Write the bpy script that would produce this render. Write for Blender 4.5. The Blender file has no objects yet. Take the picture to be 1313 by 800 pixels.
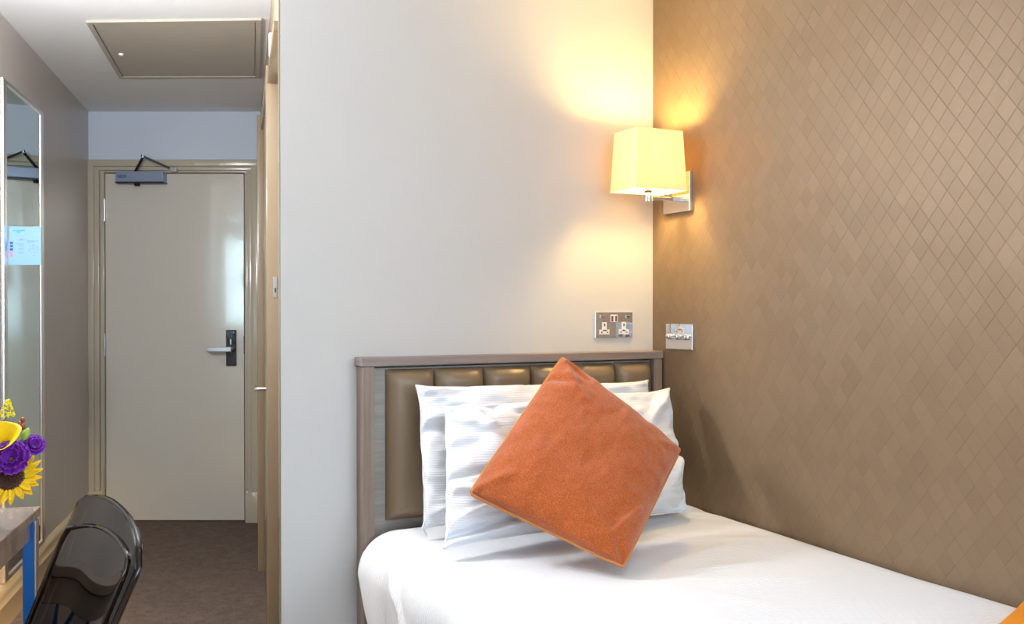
import bpy, bmesh, math, random
from mathutils import Vector, Matrix, noise
random.seed(7)
C = bpy.context.scene.collection
PI = math.pi

# ------------------------------------------------------------------ helpers
ORG = {}
def V(*a): return Vector(a)

def obj(name, bm, mat, parent=None, smooth=False, origin=None, angle=35):
    """link a bmesh (world coordinates) as one mesh object"""
    bmesh.ops.recalc_face_normals(bm, faces=bm.faces)
    if parent is None:
        if origin is None:
            xs = [v.co.x for v in bm.verts]; ys = [v.co.y for v in bm.verts]; zs = [v.co.z for v in bm.verts]
            origin = V((min(xs)+max(xs))/2, (min(ys)+max(ys))/2, min(zs))
        o0 = Vector(origin)
    else:
        o0 = ORG[parent.name]
    for v in bm.verts: v.co -= o0
    me = bpy.data.meshes.new(name); bm.to_mesh(me); bm.free()
    if smooth:
        for p in me.polygons: p.use_smooth = True
        try: me.set_sharp_from_angle(angle=math.radians(angle))
        except Exception: pass
    o = bpy.data.objects.new(name, me); C.objects.link(o)
    if mat: me.materials.append(mat)
    if parent is None: o.location = o0
    else: o.parent = parent
    ORG[o.name] = o0
    return o

def thing(name, label, cat, loc, group=None):
    o = bpy.data.objects.new(name, None); C.objects.link(o)
    o.empty_display_size = .05
    o.location = loc; o['label'] = label; o['category'] = cat
    if group: o['group'] = group
    ORG[o.name] = Vector(loc)
    return o

def tag(o, label, cat, group=None):
    o['label'] = label; o['category'] = cat
    if group: o['group'] = group
    return o

def struct(name, bm, mat, smooth=False, parent=None):
    o = obj(name, bm, mat, parent, smooth)
    if parent is None: o['kind'] = 'structure'
    return o

def B(): return bmesh.new()

def box(bm, lo, hi, M=None, bev=0, seg=2):
    vs = []
    for z in (lo[2], hi[2]):
        for (x, y) in ((lo[0], lo[1]), (hi[0], lo[1]), (hi[0], hi[1]), (lo[0], hi[1])):
            vs.append(bm.verts.new((x, y, z)))
    fs = [(0,3,2,1), (4,5,6,7), (0,1,5,4), (1,2,6,5), (2,3,7,6), (3,0,4,7)]
    faces = [bm.faces.new([vs[i] for i in f]) for f in fs]
    allv = vs
    if bev:
        es = list({e for f in faces for e in f.edges})
        r = bmesh.ops.bevel(bm, geom=es, offset=bev, segments=seg, affect='EDGES', profile=.5)
        allv = list({v for f in r['faces'] for v in f.verts} | {v for v in vs if v.is_valid})
    if M is not None:
        for v in allv: v.co = M @ v.co
    return bm

def mbox(lo, hi, M=None, bev=0, seg=2): return box(B(), lo, hi, M, bev, seg)

def frame(o, xdir, ydir=None):
    """matrix: local x along xdir, z up, y = z cross x"""
    x = Vector(xdir).normalized(); z = V(0,0,1); y = z.cross(x)
    M = Matrix((x, y, z)).transposed().to_4x4(); M.translation = Vector(o)
    return M

def basis(o, x, y, z):
    M = Matrix((Vector(x), Vector(y), Vector(z))).transposed().to_4x4(); M.translation = Vector(o)
    return M

def tube(bm, pts, r, n=12, closed=False, caps=True):
    pts = [Vector(p) for p in pts]; N = len(pts)
    rs = r if isinstance(r, (list, tuple)) else [r]*N
    rings = []; up = None
    for i, p in enumerate(pts):
        if closed: t = pts[(i+1) % N] - pts[i-1]
        else: t = pts[min(i+1, N-1)] - pts[max(i-1, 0)]
        t.normalize()
        if up is None:
            a = V(0,0,1) if abs(t.z) < .9 else V(1,0,0)
            up = (a - t*a.dot(t)).normalized()
        else:
            up = (up - t*up.dot(t)).normalized()
        s = t.cross(up)
        rings.append([bm.verts.new(p + (up*math.cos(2*PI*k/n) + s*math.sin(2*PI*k/n))*rs[i]) for k in range(n)])
    M = N if closed else N-1
    for i in range(M):
        a, b = rings[i], rings[(i+1) % N]
        for k in range(n):
            bm.faces.new((a[k], a[(k+1) % n], b[(k+1) % n], b[k]))
    if caps and not closed:
        bm.faces.new(rings[0][::-1]); bm.faces.new(rings[-1])
    return bm

def lathe(bm, prof, M=None, n=32, cap=False):
    """prof: list of (r, z) around local z"""
    M = M or Matrix()
    rings = []
    for (r, z) in prof:
        if r < 1e-6: rings.append([bm.verts.new(M @ V(0,0,z))])
        else: rings.append([bm.verts.new(M @ V(r*math.cos(2*PI*k/n), r*math.sin(2*PI*k/n), z)) for k in range(n)])
    for a, b in zip(rings, rings[1:]):
        for k in range(n):
            k2 = (k+1) % n
            if len(a) == 1 and len(b) == 1: continue
            if len(a) == 1: bm.faces.new((a[0], b[k], b[k2]))
            elif len(b) == 1: bm.faces.new((a[k], a[k2], b[0]))
            else: bm.faces.new((a[k], a[k2], b[k2], b[k]))
    if cap:
        for rg in (rings[0], rings[-1]):
            if len(rg) > 2: bm.faces.new(rg)
    return bm

def prism(bm, poly, y0, y1, M=None):
    """poly in local xz, extruded along local y"""
    M = M or Matrix()
    a = [bm.verts.new(M @ V(x, y0, z)) for x, z in poly]
    b = [bm.verts.new(M @ V(x, y1, z)) for x, z in poly]
    n = len(poly)
    bm.faces.new(a); bm.faces.new(b[::-1])
    for i in range(n): bm.faces.new((a[i], b[i], b[(i+1) % n], a[(i+1) % n]))
    return bm

def sphere(bm, c, r, M=None, u=14, v=9):
    T = Matrix.Translation(Vector(c)) @ (M or Matrix()) @ Matrix.Diagonal((*(r if isinstance(r, (tuple, list)) else (r,r,r)), 1))
    bmesh.ops.create_uvsphere(bm, u_segments=u, v_segments=v, radius=1, matrix=T)
    return bm

def smoothstep(a, b, x):
    t = max(0, min(1, (x-a)/(b-a))); return t*t*(3-2*t)

# ------------------------------------------------------------------ materials
def mat(name, col, rough=.5, metal=0, spec=.5, coat=0, **k):
    m = bpy.data.materials.new(name); m.use_nodes = True
    b = m.node_tree.nodes['Principled BSDF']
    b.inputs['Base Color'].default_value = (*col, 1)
    b.inputs['Roughness'].default_value = rough
    b.inputs['Metallic'].default_value = metal
    b.inputs['Specular IOR Level'].default_value = spec
    b.inputs['Coat Weight'].default_value = coat
    for kk, v in k.items(): b.inputs[kk].default_value = v
    return m

class NT:
    def __init__(s, m): s.m = m; s.t = m.node_tree; s.b = s.t.nodes['Principled BSDF']
    def n(s, typ, **k):
        nd = s.t.nodes.new(typ)
        for a, v in k.items(): setattr(nd, a, v)
        return nd
    def l(s, a, b): s.t.links.new(a, b)
    def math(s, op, a, b=None, c=None):
        nd = s.n('ShaderNodeMath', operation=op)
        for i, x in enumerate((a, b, c)):
            if x is None: continue
            if isinstance(x, (int, float)): nd.inputs[i].default_value = x
            else: s.l(x, nd.inputs[i])
        return nd.outputs[0]
    def coord(s, scale=(1,1,1), rot=(0,0,0)):
        tc = s.n('ShaderNodeTexCoord'); mp = s.n('ShaderNodeMapping')
        mp.inputs['Scale'].default_value = scale; mp.inputs['Rotation'].default_value = rot
        s.l(tc.outputs['Object'], mp.inputs['Vector']); return mp.outputs[0]
    def noise(s, vec, scale, detail=3, rough=.5):
        nd = s.n('ShaderNodeTexNoise'); nd.inputs['Scale'].default_value = scale
        nd.inputs['Detail'].default_value = detail; nd.inputs['Roughness'].default_value = rough
        s.l(vec, nd.inputs['Vector']); return nd.outputs[0]
    def ramp(s, fac, stops):
        nd = s.n('ShaderNodeValToRGB'); e = nd.color_ramp.elements
        while len(e) < len(stops): e.new(.5)
        for i, (p, c) in enumerate(stops): e[i].position = p; e[i].color = (*c, 1)
        s.l(fac, nd.inputs[0]); return nd.outputs[0]
    def bump(s, h, strength=.2, dist=.01):
        nd = s.n('ShaderNodeBump'); nd.inputs['Strength'].default_value = strength
        nd.inputs['Distance'].default_value = dist
        s.l(h, nd.inputs['Height']); s.l(nd.outputs[0], s.b.inputs['Normal']); return nd
    def base(s, c): s.l(c, s.b.inputs['Base Color'])

def paint(name, col, rough=.6, bump=.08, spec=.4, scale=60):
    m = mat(name, col, rough, spec=spec); t = NT(m); v = t.coord()
    t.bump(t.noise(v, scale, 4), bump, .004)
    n = t.noise(v, 2.0, 2)
    t.base(t.ramp(n, [(0.2, tuple(c*.97 for c in col)), (.8, tuple(min(1, c*1.02) for c in col))]))
    return m

M_white = paint('white_wall_paint', (.60,.585,.565), .55)
M_upper = paint('pale_wall_paint', (.62,.69,.80), .6)
M_taupe = paint('taupe_wall_paint', (.50,.455,.42), .32, .05)
M_ceil = paint('ceiling_paint', (.86,.87,.89), .8)
M_trim = paint('beige_gloss_paint', (.50,.45,.36), .16, .05, .5, 25)
M_trimb = paint('tan_gloss_paint', (.27,.205,.13), .2, .05, .5, 25)
M_hatch = paint('hatch_paint', (.46,.42,.35), .45)
M_skirt = paint('warm_lit_gloss_paint', (.62,.51,.32), .25, .03)  # trim paint with the warm light on the skirting put into its colour
M_chrome = mat('chrome', (.80,.80,.82), .06, 1)
M_steel = mat('brushed_steel', (.62,.62,.64), .3, 1)
M_alu = mat('aluminium_frame', (.78,.75,.73), .28, 1)
M_dark = mat('dark_metal', (.03,.032,.04), .35, .6)
M_black = mat('black_plastic', (.012,.013,.018), .18)
M_closer = mat('blue_grey_enamel', (.26,.32,.46), .35, .2)
M_navy = mat('navy_ink', (.02,.04,.12), .5)
M_plastic = mat('white_plastic', (.82,.80,.78), .3)
M_slot = mat('slot_dark', (.03,.02,.02), .5)
M_red = mat('red_rocker', (.45,.06,.06), .4)

# door: glossy paint with brushed unevenness
M_door = mat('door_gloss_paint', (.66,.63,.56), .16, spec=.8, coat=1, **{'Coat Roughness': .07, 'Coat IOR': 1.6})
t = NT(M_door); v = t.coord((1,1,.5)); t.bump(t.noise(v, 70, 5, .6), .10, .0025)

# carpet
M_carpet = mat('brown_carpet', (.13,.095,.075), .95, spec=.1)
t = NT(M_carpet); v = t.coord()
n1 = t.noise(v, 260, 4, .7); n2 = t.noise(t.coord(), 26, 5, .7)
mixn = t.math('ADD', t.math('MULTIPLY', n1, .65), t.math('MULTIPLY', n2, .35))
t.base(t.ramp(mixn, [(.34, (.085,.062,.05)), (.52, (.165,.122,.098)), (.70, (.26,.20,.16))]))
t.bump(n1, .6, .006)

# diamond wallpaper (plane is the x = const wall: pattern over y and z)
def wallpaper():
    m = mat('diamond_wallpaper', (.42,.31,.21), .50, .30); t = NT(m)
    tc = t.n('ShaderNodeTexCoord'); sp = t.n('ShaderNodeSeparateXYZ'); t.l(tc.outputs['Object'], sp.inputs[0])
    p = t.math('DIVIDE', sp.outputs['Y'], .050); q = t.math('DIVIDE', sp.outputs['Z'], .0645)
    a = t.math('ADD', p, q); b = t.math('SUBTRACT', p, q)
    fa = t.math('FLOOR', a); fb = t.math('FLOOR', b)
    ra = t.math('FRACT', a); rb = t.math('FRACT', b)
    cx = t.n('ShaderNodeCombineXYZ'); t.l(fa, cx.inputs[0]); t.l(fb, cx.inputs[1])
    wn = t.n('ShaderNodeTexWhiteNoise', noise_dimensions='3D'); t.l(cx.outputs[0], wn.inputs['Vector'])
    ws = t.n('ShaderNodeSeparateXYZ'); t.l(wn.outputs['Color'], ws.inputs[0])
    # every tile leans its own way, like folded leather
    ta = t.math('MULTIPLY', t.math('MULTIPLY_ADD', ws.outputs[0], 1.8, -.9), ra)
    tb = t.math('MULTIPLY', t.math('MULTIPLY_ADD', ws.outputs[1], 1.8, -.9), rb)
    h = t.math('ADD', t.math('ADD', ta, tb), t.math('MULTIPLY', ws.outputs[2], .35))
    # grooves between tiles
    ea = t.math('MINIMUM', ra, t.math('SUBTRACT', 1.0, ra)); eb = t.math('MINIMUM', rb, t.math('SUBTRACT', 1.0, rb))
    e = t.math('MINIMUM', ea, eb)
    g = t.math('MINIMUM', t.math('MULTIPLY', e, 24.0), 1.0)
    g = t.math('MULTIPLY', g, t.math('MULTIPLY_ADD', ws.outputs[0], .7, .4))
    hh = t.math('ADD', h, t.math('MULTIPLY', g, .30))
    fine = t.noise(t.coord(), 320, 3)
    hh = t.math('ADD', hh, t.math('MULTIPLY', fine, .10))
    t.bump(hh, .6, .0022)
    shade = t.math('ADD', t.math('MULTIPLY', ws.outputs[2], .55), t.math('MULTIPLY', fine, .45))
    seam = t.math('MULTIPLY_ADD', t.math('MINIMUM', t.math('ADD', t.math('MULTIPLY', e, 34.0), t.math('MULTIPLY', ws.outputs[1], .6)), 1.0), .5, .25)
    t.base(t.ramp(t.math('ADD', t.math('MULTIPLY', shade, .25), seam), [(.25, (.150,.102,.060)), (.74, (.215,.149,.090)), (.95, (.25,.175,.108))]))
    return m
M_wallpaper = wallpaper()

def wood(name, c1, c2, rough=.4, axis=(1,1,14), sc=9):
    m = mat(name, c1, rough); t = NT(m); v = t.coord(axis)
    n = t.noise(v, sc, 6, .65); t.base(t.ramp(n, [(.3, c1), (.7, c2)]))
    t.bump(n, .12, .002); return m
M_hbwood = wood('grey_oak_vertical', (.19,.135,.105), (.30,.225,.18), .38, (60,60,3), 1.0)
M_hbwoodh = wood('grey_oak_horizontal', (.19,.145,.125), (.30,.235,.205), .38, (3,60,60), 1.0)
M_hbback = wood('grey_oak_backing', (.22,.205,.185), (.33,.31,.28), .5, (3,60,60), 1.0)
M_deskw = wood('walnut_desk', (.13,.09,.068), (.26,.185,.14), .22, (40,3,3), 1.0)
M_leather = mat('taupe_leather', (.215,.150,.09), .34, spec=.5)
t = NT(M_leather); t.bump(t.noise(t.coord(), 420, 3), .12, .002)

def linen(name, col, axis='Z', pitch=.0062, strength=.35):
    m = mat(name, col, .75, spec=.2, **{'Sheen Weight': .15}); t = NT(m)
    tc = t.n('ShaderNodeTexCoord'); sp = t.n('ShaderNodeSeparateXYZ'); t.l(tc.outputs['Object'], sp.inputs[0])
    w = t.math('SINE', t.math('MULTIPLY', sp.outputs[axis], 2*PI/pitch))
    f = t.noise(t.coord(), 55, 3)
    t.bump(t.math('ADD', w, t.math('MULTIPLY', f, 1.5)), strength, .0012)
    return m
M_pillow = linen('striped_white_cotton', (.74,.76,.80), 'Z', .0062, .25)
M_duvet = linen('ribbed_white_cotton', (.84,.85,.875), 'Y', .0085, .6)

M_orange = mat('orange_wool', (.54,.13,.022), .85, spec=.15, **{'Sheen Weight': .3, 'Sheen Roughness': .5})
t = NT(M_orange); v = t.coord()
n1 = t.noise(v, 700, 3, .7); n2 = t.noise(v, 300, 3, .7)
mx = t.math('ADD', t.math('MULTIPLY', n1, .5), t.math('MULTIPLY', n2, .5))
t.base(t.ramp(mx, [(.34, (.23,.042,.012)), (.5, (.40,.088,.018)), (.66, (.60,.17,.05))]))
t.bump(n1, .5, .0015)
M_pipe = mat('orange_piping', (.56,.20,.045), .6)
M_throw = mat('amber_throw', (.75,.27,.03), .85, spec=.1)
t = NT(M_throw); t.bump(t.noise(t.coord(), 300, 3), .5, .002)

# lamp shade: translucent fabric
def shade_mat():
    m = bpy.data.materials.new('cream_shade_fabric'); m.use_nodes = True; nt = m.node_tree
    nt.nodes.remove(nt.nodes['Principled BSDF']); out = nt.nodes['Material Output']
    d = nt.nodes.new('ShaderNodeBsdfDiffuse'); d.inputs[0].default_value = (.86,.78,.62,1)
    tr = nt.nodes.new('ShaderNodeBsdfTranslucent'); tr.inputs[0].default_value = (.78,.64,.46,1)
    mx = nt.nodes.new('ShaderNodeMixShader'); mx.inputs[0].default_value = .34
    nt.links.new(d.outputs[0], mx.inputs[1]); nt.links.new(tr.outputs[0], mx.inputs[2]); nt.links.new(mx.outputs[0], out.inputs[0])
    return m
M_shade = shade_mat()

def emis(name, col, s):
    m = bpy.data.materials.new(name); m.use_nodes = True; nt = m.node_tree
    nt.nodes.remove(nt.nodes['Principled BSDF']); e = nt.nodes.new('ShaderNodeEmission')
    e.inputs[0].default_value = (*col, 1); e.inputs[1].default_value = s
    nt.links.new(e.outputs[0], nt.nodes['Material Output'].inputs[0]); return m
M_bulb = emis('lit_bulb', (1,.72,.34), 14)

# smoked clear plastic
def smoke():
    m = bpy.data.materials.new('smoked_clear_plastic'); m.use_nodes = True; nt = m.node_tree
    nt.nodes.remove(nt.nodes['Principled BSDF']); out = nt.nodes['Material Output']
    tr = nt.nodes.new('ShaderNodeBsdfTransparent'); tr.inputs[0].default_value = (.40,.32,.24,1)
    gl = nt.nodes.new('ShaderNodeBsdfGlossy'); gl.inputs[0].default_value = (.9,.9,.9,1); gl.inputs[1].default_value = .03
    fr = nt.nodes.new('ShaderNodeFresnel'); fr.inputs[0].default_value = 1.5
    mx = nt.nodes.new('ShaderNodeMixShader')
    nt.links.new(fr.outputs[0], mx.inputs[0]); nt.links.new(tr.outputs[0], mx.inputs[1]); nt.links.new(gl.outputs[0], mx.inputs[2])
    nt.links.new(mx.outputs[0], out.inputs[0]); return m
M_smoke = smoke()

def glass(name='window_glass', tint=(.97,.99,1)):
    m = bpy.data.materials.new(name); m.use_nodes = True; nt = m.node_tree
    nt.nodes.remove(nt.nodes['Principled BSDF']); out = nt.nodes['Material Output']
    tr = nt.nodes.new('ShaderNodeBsdfTransparent'); tr.inputs[0].default_value = (*tint, 1)
    gl = nt.nodes.new('ShaderNodeBsdfGlossy'); gl.inputs[1].default_value = .02
    mx = nt.nodes.new('ShaderNodeMixShader'); mx.inputs[0].default_value = .05
    nt.links.new(tr.outputs[0], mx.inputs[1]); nt.links.new(gl.outputs[0], mx.inputs[2]); nt.links.new(mx.outputs[0], out.inputs[0]); return m
M_glass = glass()
M_mirror = mat('mirror_glass', (.66,.78,.77), .015, 1)
M_legblue = mat('blue_reflection_chrome_leg', (.01,.12,.42), .22, .3)  # blue reflection in the chrome legs, put into the base colour

# ------------------------------------------------------------------ the room
# bedroom: headboard wall at y = 2.68, patterned wall at x = 1.88
CEIL = 2.33
YF = -2.45                                  # window wall behind the camera
LA, LB = V(-.15,4.04,0), V(.222,5.834,0)    # left wall, runs on into the corridor
uL = (LB-LA).normalized(); nL = V(uL.y, -uL.x, 0)   # nL points into the room
DA, DB = V(.222,5.834,0), V(1.10,5.396,0)   # entrance wall at the end of the corridor
uD = (DB-DA).normalized(); nD = V(uD.y, -uD.x, 0)   # nD points towards the bedroom
if nD.y > 0: nD = -nD
RA, RB = V(.60,2.68,0), V(1.10,5.418,0)     # right wall of the corridor
uR = (RB-RA).normalized(); nR = V(-uR.y, uR.x, 0)   # into the corridor
FL = frame(LA, uL)      # local x along left wall, local y away from the room (left)
FD = frame(DA, uD)      # local x along the entrance wall, local y away from the camera
FR = frame(RA, uR)      # local x along the corridor wall; local y = into the corridor

struct('floor', mbox((-2.2,YF-.1,-.06), (2.1,6.2,0)), M_carpet)
struct('ceiling', mbox((-2.2,YF-.1,CEIL), (2.1,6.2,CEIL+.06)), M_ceil)

# right wall with a window behind the camera's right shoulder
W2 = (-2.30,-.12,.98,2.18)
bm = B()
box(bm, (1.88,W2[1],0), (1.98,2.75,CEIL))
box(bm, (1.88,YF-.1,0), (1.98,W2[0],CEIL))
box(bm, (1.88,W2[0],0), (1.98,W2[1],W2[2])); box(bm, (1.88,W2[0],W2[3]), (1.98,W2[1],CEIL))
struct('wall_right', bm, M_wallpaper)
bm = B(); q4 = [V(.60,2.68,0), V(1.98,2.68,0), V(1.98,2.75,0), V(.6128,2.75,0)]
a_ = [bm.verts.new((p.x,p.y,0)) for p in q4]; b_ = [bm.verts.new((p.x,p.y,CEIL)) for p in q4]
bm.faces.new(a_); bm.faces.new(b_)
for i in range(4): bm.faces.new((a_[i], b_[i], b_[(i+1) % 4], a_[(i+1) % 4]))
struct('wall_back', bm, M_white)
# left wall
l0 = (YF-.1-LA.y)/uL.y
struct('wall_left', mbox((l0,0,0), (2.1,.1,CEIL), FL), M_taupe)
# window wall
xl = -1.57
W1 = (-.75,1.25,.85,2.18)
bm = B()
box(bm, (xl,YF-.1,0), (W1[0],YF,CEIL)); box(bm, (W1[1],YF-.1,0), (1.88,YF,CEIL))
box(bm, (W1[0],YF-.1,0), (W1[1],YF,W1[2])); box(bm, (W1[0],YF-.1,W1[3]), (W1[1],YF,CEIL))
struct('wall_front', bm, M_white)

def window(idx, o, x, w, h):
    """frame in a wall opening; o lower corner, x direction along the wall"""
    M = frame(o, x)
    bm = B(); f = .05
    box(bm, (0,.02,0), (w,.08,f), M); box(bm, (0,.02,h-f), (w,.08,h), M)
    box(bm, (0,.02,f), (f,.08,h-f), M); box(bm, (w-f,.02,f), (w,.08,h-f), M)
    box(bm, (w/2-.02,.025,f), (w/2+.02,.075,h-f), M); box(bm, (f,.03,h*.5-.02), (w/2-.02,.07,h*.5+.02), M)
    box(bm, (w/2+.02,.03,h*.5-.02), (w-f,.07,h*.5+.02), M)
    wdw = struct('window_%d' % idx, bm, M_plastic)
    obj('pane', mbox((f,.048,f), (w-f,.052,h-f), M), M_glass, wdw)
    obj('sill', mbox((-.03,-.06,-.03), (w+.03,.0,0), M, .004), M_plastic, wdw)
    return wdw
window(1, (W1[1],YF,W1[2]), (-1,0,0), W1[1]-W1[0], W1[3]-W1[2])
window(2, (1.88,W2[1],W2[2]), (0,-1,0), W2[1]-W2[0], W2[3]-W2[2])

# corridor right wall: opening of the first doorway, then a closed door further on
OP0, OP1 = .073, .765        # doorway opening along the wall
M_brown = paint('brown_beige_wall_paint', (.30,.235,.165), .45)
struct('wall_corridor_right', (lambda b: (box(b, (OP0+.018,-.09,2.03), (OP1,0,CEIL), FR),
        box(b, (OP1,-.09,0), (2.80,0,CEIL), FR), b)[-1])(B()), M_brown)
# entrance wall
DU0, DU1 = .09, .883
struct('wall_corridor_end', (lambda b: (box(b, (-.05,0,0), (DU0-.02,.1,CEIL), FD), box(b, (DU1+.02,0,0), (1.15,.1,CEIL), FD),
        box(b, (DU0-.02,0,1.995), (DU1+.02,.1,CEIL), FD), b)[-1])(B()), M_upper)

# ------------------------------------------------------------------ entrance door and its frame
bm = B()
for (a, b_, y) in ((.002,.040,-.030), (.040,.066,-.022), (.066,.088,-.006)):      # stepped architrave, left
    box(bm, (a,y,0), (b_,.05 if b_ > .08 else .0,2.052 - a), FD, .003)
for (a, b_, y) in ((.930,.972,-.030), (.906,.930,-.022), (.886,.906,-.006)):
    box(bm, (a,y,0), (b_,.05 if a < .89 else .0,2.052-(.972-b_)), FD, .003)
for (z0, z1, y) in ((2.016,2.054,-.0305), (1.994,2.016,-.0225), (1.983,1.995,-.0065)):
    box(bm, (.012,y,z0), (.962,.05 if z0 < 1.99 else .0,z1), FD, .003)
box(bm, (DU0-.019,.052,0), (DU1+.019,.058,1.994), FD)
struct('trim_1', bm, M_trim, True)
bm = B()
box(bm, (.0,-.036,0), (.078,-.006,.175), FD, .003); box(bm, (.896,-.036,0), (1.0,-.006,.175), FD, .003)
struct('trim_2', bm, M_trim, True)

door = struct('door_1', mbox((DU0+.003,.004,.006), (DU1-.003,.048,1.979), FD, .002), M_door)
ORG[door.name] = ORG[door.name]
def hinge(z0, z1):
    bm = B(); n = 5
    for k in range(n):
        a = z0+(z1-z0)*k/n; b_ = z0+(z1-z0)*(k+1)/n-.001
        lathe(bm, [(0,a),(.0075,a),(.0075,b_),(0,b_)], Matrix.Translation(FD @ V(.090,-.0035,0)), 12)
    lathe(bm, [(0,z0-.012),(.005,z0-.008),(.005,z0),(0,z0)], Matrix.Translation(FD @ V(.090,-.0035,0)), 12)
    lathe(bm, [(0,z1),(.005,z1),(.005,z1+.008),(0,z1+.012)], Matrix.Translation(FD @ V(.090,-.0035,0)), 12)
    o = obj('hinge', bm, M_steel, door, True); return o
for z0, z1 in ((1.715,1.83), (.95,1.06), (.195,.32)): hinge(z0, z1)
hp = obj('handle_plate', mbox((.782,-.014,.888), (.838,.003,1.091), FD, .003), M_black, door)
bm = B()
tube(bm, [FD @ V(.815,-.012,.984), FD @ V(.815,-.055,.984)], .010, 16)
box(bm, (.690,-.064,.969), (.826,-.050,.996), FD, .003)
obj('lever', bm, M_steel, hp)
bm = B()
box(bm, (.806,-.019,1.008), (.814,-.012,1.04), FD, .002)
sphere(bm, FD @ V(.826,-.016,1.075), .006)
obj('thumb_turn', bm, M_steel, hp)
obj('latch_edge', mbox((.879,-.001,.955), (.886,.006,1.055), FD), M_dark, door)

# ------------------------------------------------------------------ door closer
t_cl = thing('door_closer', 'blue-grey box door closer with dark scissor arm at the top of the far door', 'door closer', FD @ V(.31,-.03,1.923))
obj('closer_body', mbox((.176,-.058,1.925), (.444,.002,1.984), FD, .004), M_closer, t_cl)
bm = B(); box(bm, (.172,-.056,1.918), (.448,.0015,1.9245), FD, .001); obj('mounting_plate', bm, M_dark, t_cl)
bm = B(); lathe(bm, [(0,1.903),(.014,1.903),(.018,1.918),(0,1.918)], Matrix.Translation(FD @ V(.287,-.03,0)), 20)
obj('spindle_cap', bm, M_black, t_cl, True)
def bar(p, q, w, th):
    p, q = Vector(p), Vector(q); d = (q-p); L = d.length; d.normalize()
    up = V(0,1,0); z = d.cross(up).normalized(); y = z.cross(d)
    M = basis(p, d, y, z); return mbox((-.008,-th/2,-w/2), (L+.008,th/2,w/2), FD @ M, .002)
obj('lower_arm', bar((.287,-.052,1.986), (.352,-.105,2.058), .014, .006), M_dark, t_cl)
obj('upper_arm', bar((.350,-.112,2.060), (.487,-.040,1.998), .012, .006), M_dark, t_cl)
bm = B(); lathe(bm, [(0,-.008),(.008,-.008),(.008,.01),(0,.01)], Matrix.Translation(FD @ V(.351,-.108,2.060)) , 14); obj('elbow_pin', bm, M_steel, t_cl, True)
obj('arm_bracket', mbox((.478,-.052,1.985), (.515,-.022,2.006), FD, .003), M_steel, t_cl)

def text(name, body, size, M, material, parent, ext=.0006):
    cu = bpy.data.curves.new(name, 'FONT'); cu.body = body; cu.size = size; cu.extrude = ext
    cu.offset = size*.02
    tmp = bpy.data.objects.new(name+'_tmp', cu); C.objects.link(tmp)
    dg = bpy.context.evaluated_depsgraph_get(); me = bpy.data.meshes.new_from_object(tmp.evaluated_get(dg))
    bpy.data.objects.remove(tmp)
    bm = B(); bm.from_mesh(me); bm.transform(M)
    return obj(name, bm, material, parent)
# text lies in local xy -> stand it up: x along the wall, y up, facing the room
MT = FD @ basis((.187,-.0586,1.948), (1,0,0), (0,0,1), (0,-1,0))
text('lettering', 'GEZE', .021, MT, M_navy, t_cl)

# ------------------------------------------------------------------ first doorway on the right: lining, recessed door, strike plate
bm = B()
box(bm, (OP1-.001,-.09,0), (OP1+.03,.018,2.05), FR, .003)
box(bm, (OP0+.02,-.088,2.025), (OP1,.016,2.055), FR, .003)
struct('trim_3', bm, M_trimb, True)
struct('trim_5', mbox((.003,.0006,0), (.0745,.004,CEIL), FR), M_trimb)
d2 = struct('door_2', mbox((OP0+.02,-.088,.006), (OP1-.005,-.05,2.02), FR, .002), M_trimb)
sp_ = tag(obj('strike_plate', mbox((OP1-.0035,-.018,1.250), (OP1-.0008,-.004,1.325), FR, .0005), M_steel),
    'small steel strike plate on the tan door lining beside the white wall', 'strike plate')
bm = B(); box(bm, (OP1-.0045,-.014,1.268), (OP1-.003,-.008,1.285), FR); obj('latch_hole', bm, M_slot, sp_)
# second, closed door further down the corridor
bm = B()
box(bm, (.80,-.002,0), (.86,.020,2.10), FR, .003); box(bm, (1.70,-.002,0), (1.80,.036,2.10), FR, .003)
box(bm, (.86,-.002,2.03), (1.70,.020,2.10), FR, .003)
struct('trim_4', bm, M_trimb, True)
d3 = struct('door_3', mbox((.862,-.0015,.006), (1.698,.010,2.028), FR, .002), M_trimb)
bm = B()
lathe(bm, [(0,0),(.022,0),(.022,.006),(0,.006)], FR @ Matrix.Translation((.93,.010,.905)) @ Matrix.Rotation(-PI/2, 4, 'X'), 24)
obj('rose', bm, M_steel, d3, True)
bm = B()
tube(bm, [FR @ V(.93,.012,.905), FR @ V(.93,.045,.905), FR @ V(.935,.055,.905), FR @ V(.95,.058,.905), FR @ V(1.03,.058,.903)], .008, 14)
obj('lever_handle', bm, M_chrome, d3, True)
# small white contact sensor above the doorway
sn = tag(obj('door_sensor', mbox((.60,.0002,2.085), (.63,.014,2.165), FR, .004), M_plastic),
    'small white sensor box high on the corridor wall above the doorway', 'sensor')

# skirtings
def skirting(name, M, x0, x1, side, h=.165, m=None):
    # side +1: thickness to +y of local frame, -1: to -y
    prof = [(0,0),(.018,0),(.018,h*.55),(.021,h*.58),(.019,h*.64),(.015,h*.70),(.017,h*.78),(.016,h*.86),(.010,h*.95),(.006,h),(0,h)]
    bm = B(); n = len(prof)
    a = [bm.verts.new(M @ V(x0, side*(p+.0005), z)) for p, z in prof]; b_ = [bm.verts.new(M @ V(x1, side*(p+.0005), z)) for p, z in prof]
    bm.faces.new(a); bm.faces.new(b_[::-1])
    for i in range(n): bm.faces.new((a[i], b_[i], b_[(i+1) % n], a[(i+1) % n]))
    return struct(name, bm, m or M_skirt, True)
skirting('baseboard_left', FL, l0+.2, 1.80, -1)
skirting('baseboard_corridor', FR, 1.802, 2.72, 1, .16, M_trim)
skirting('baseboard_side', FR, .004, .068, 1, .16)
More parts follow.
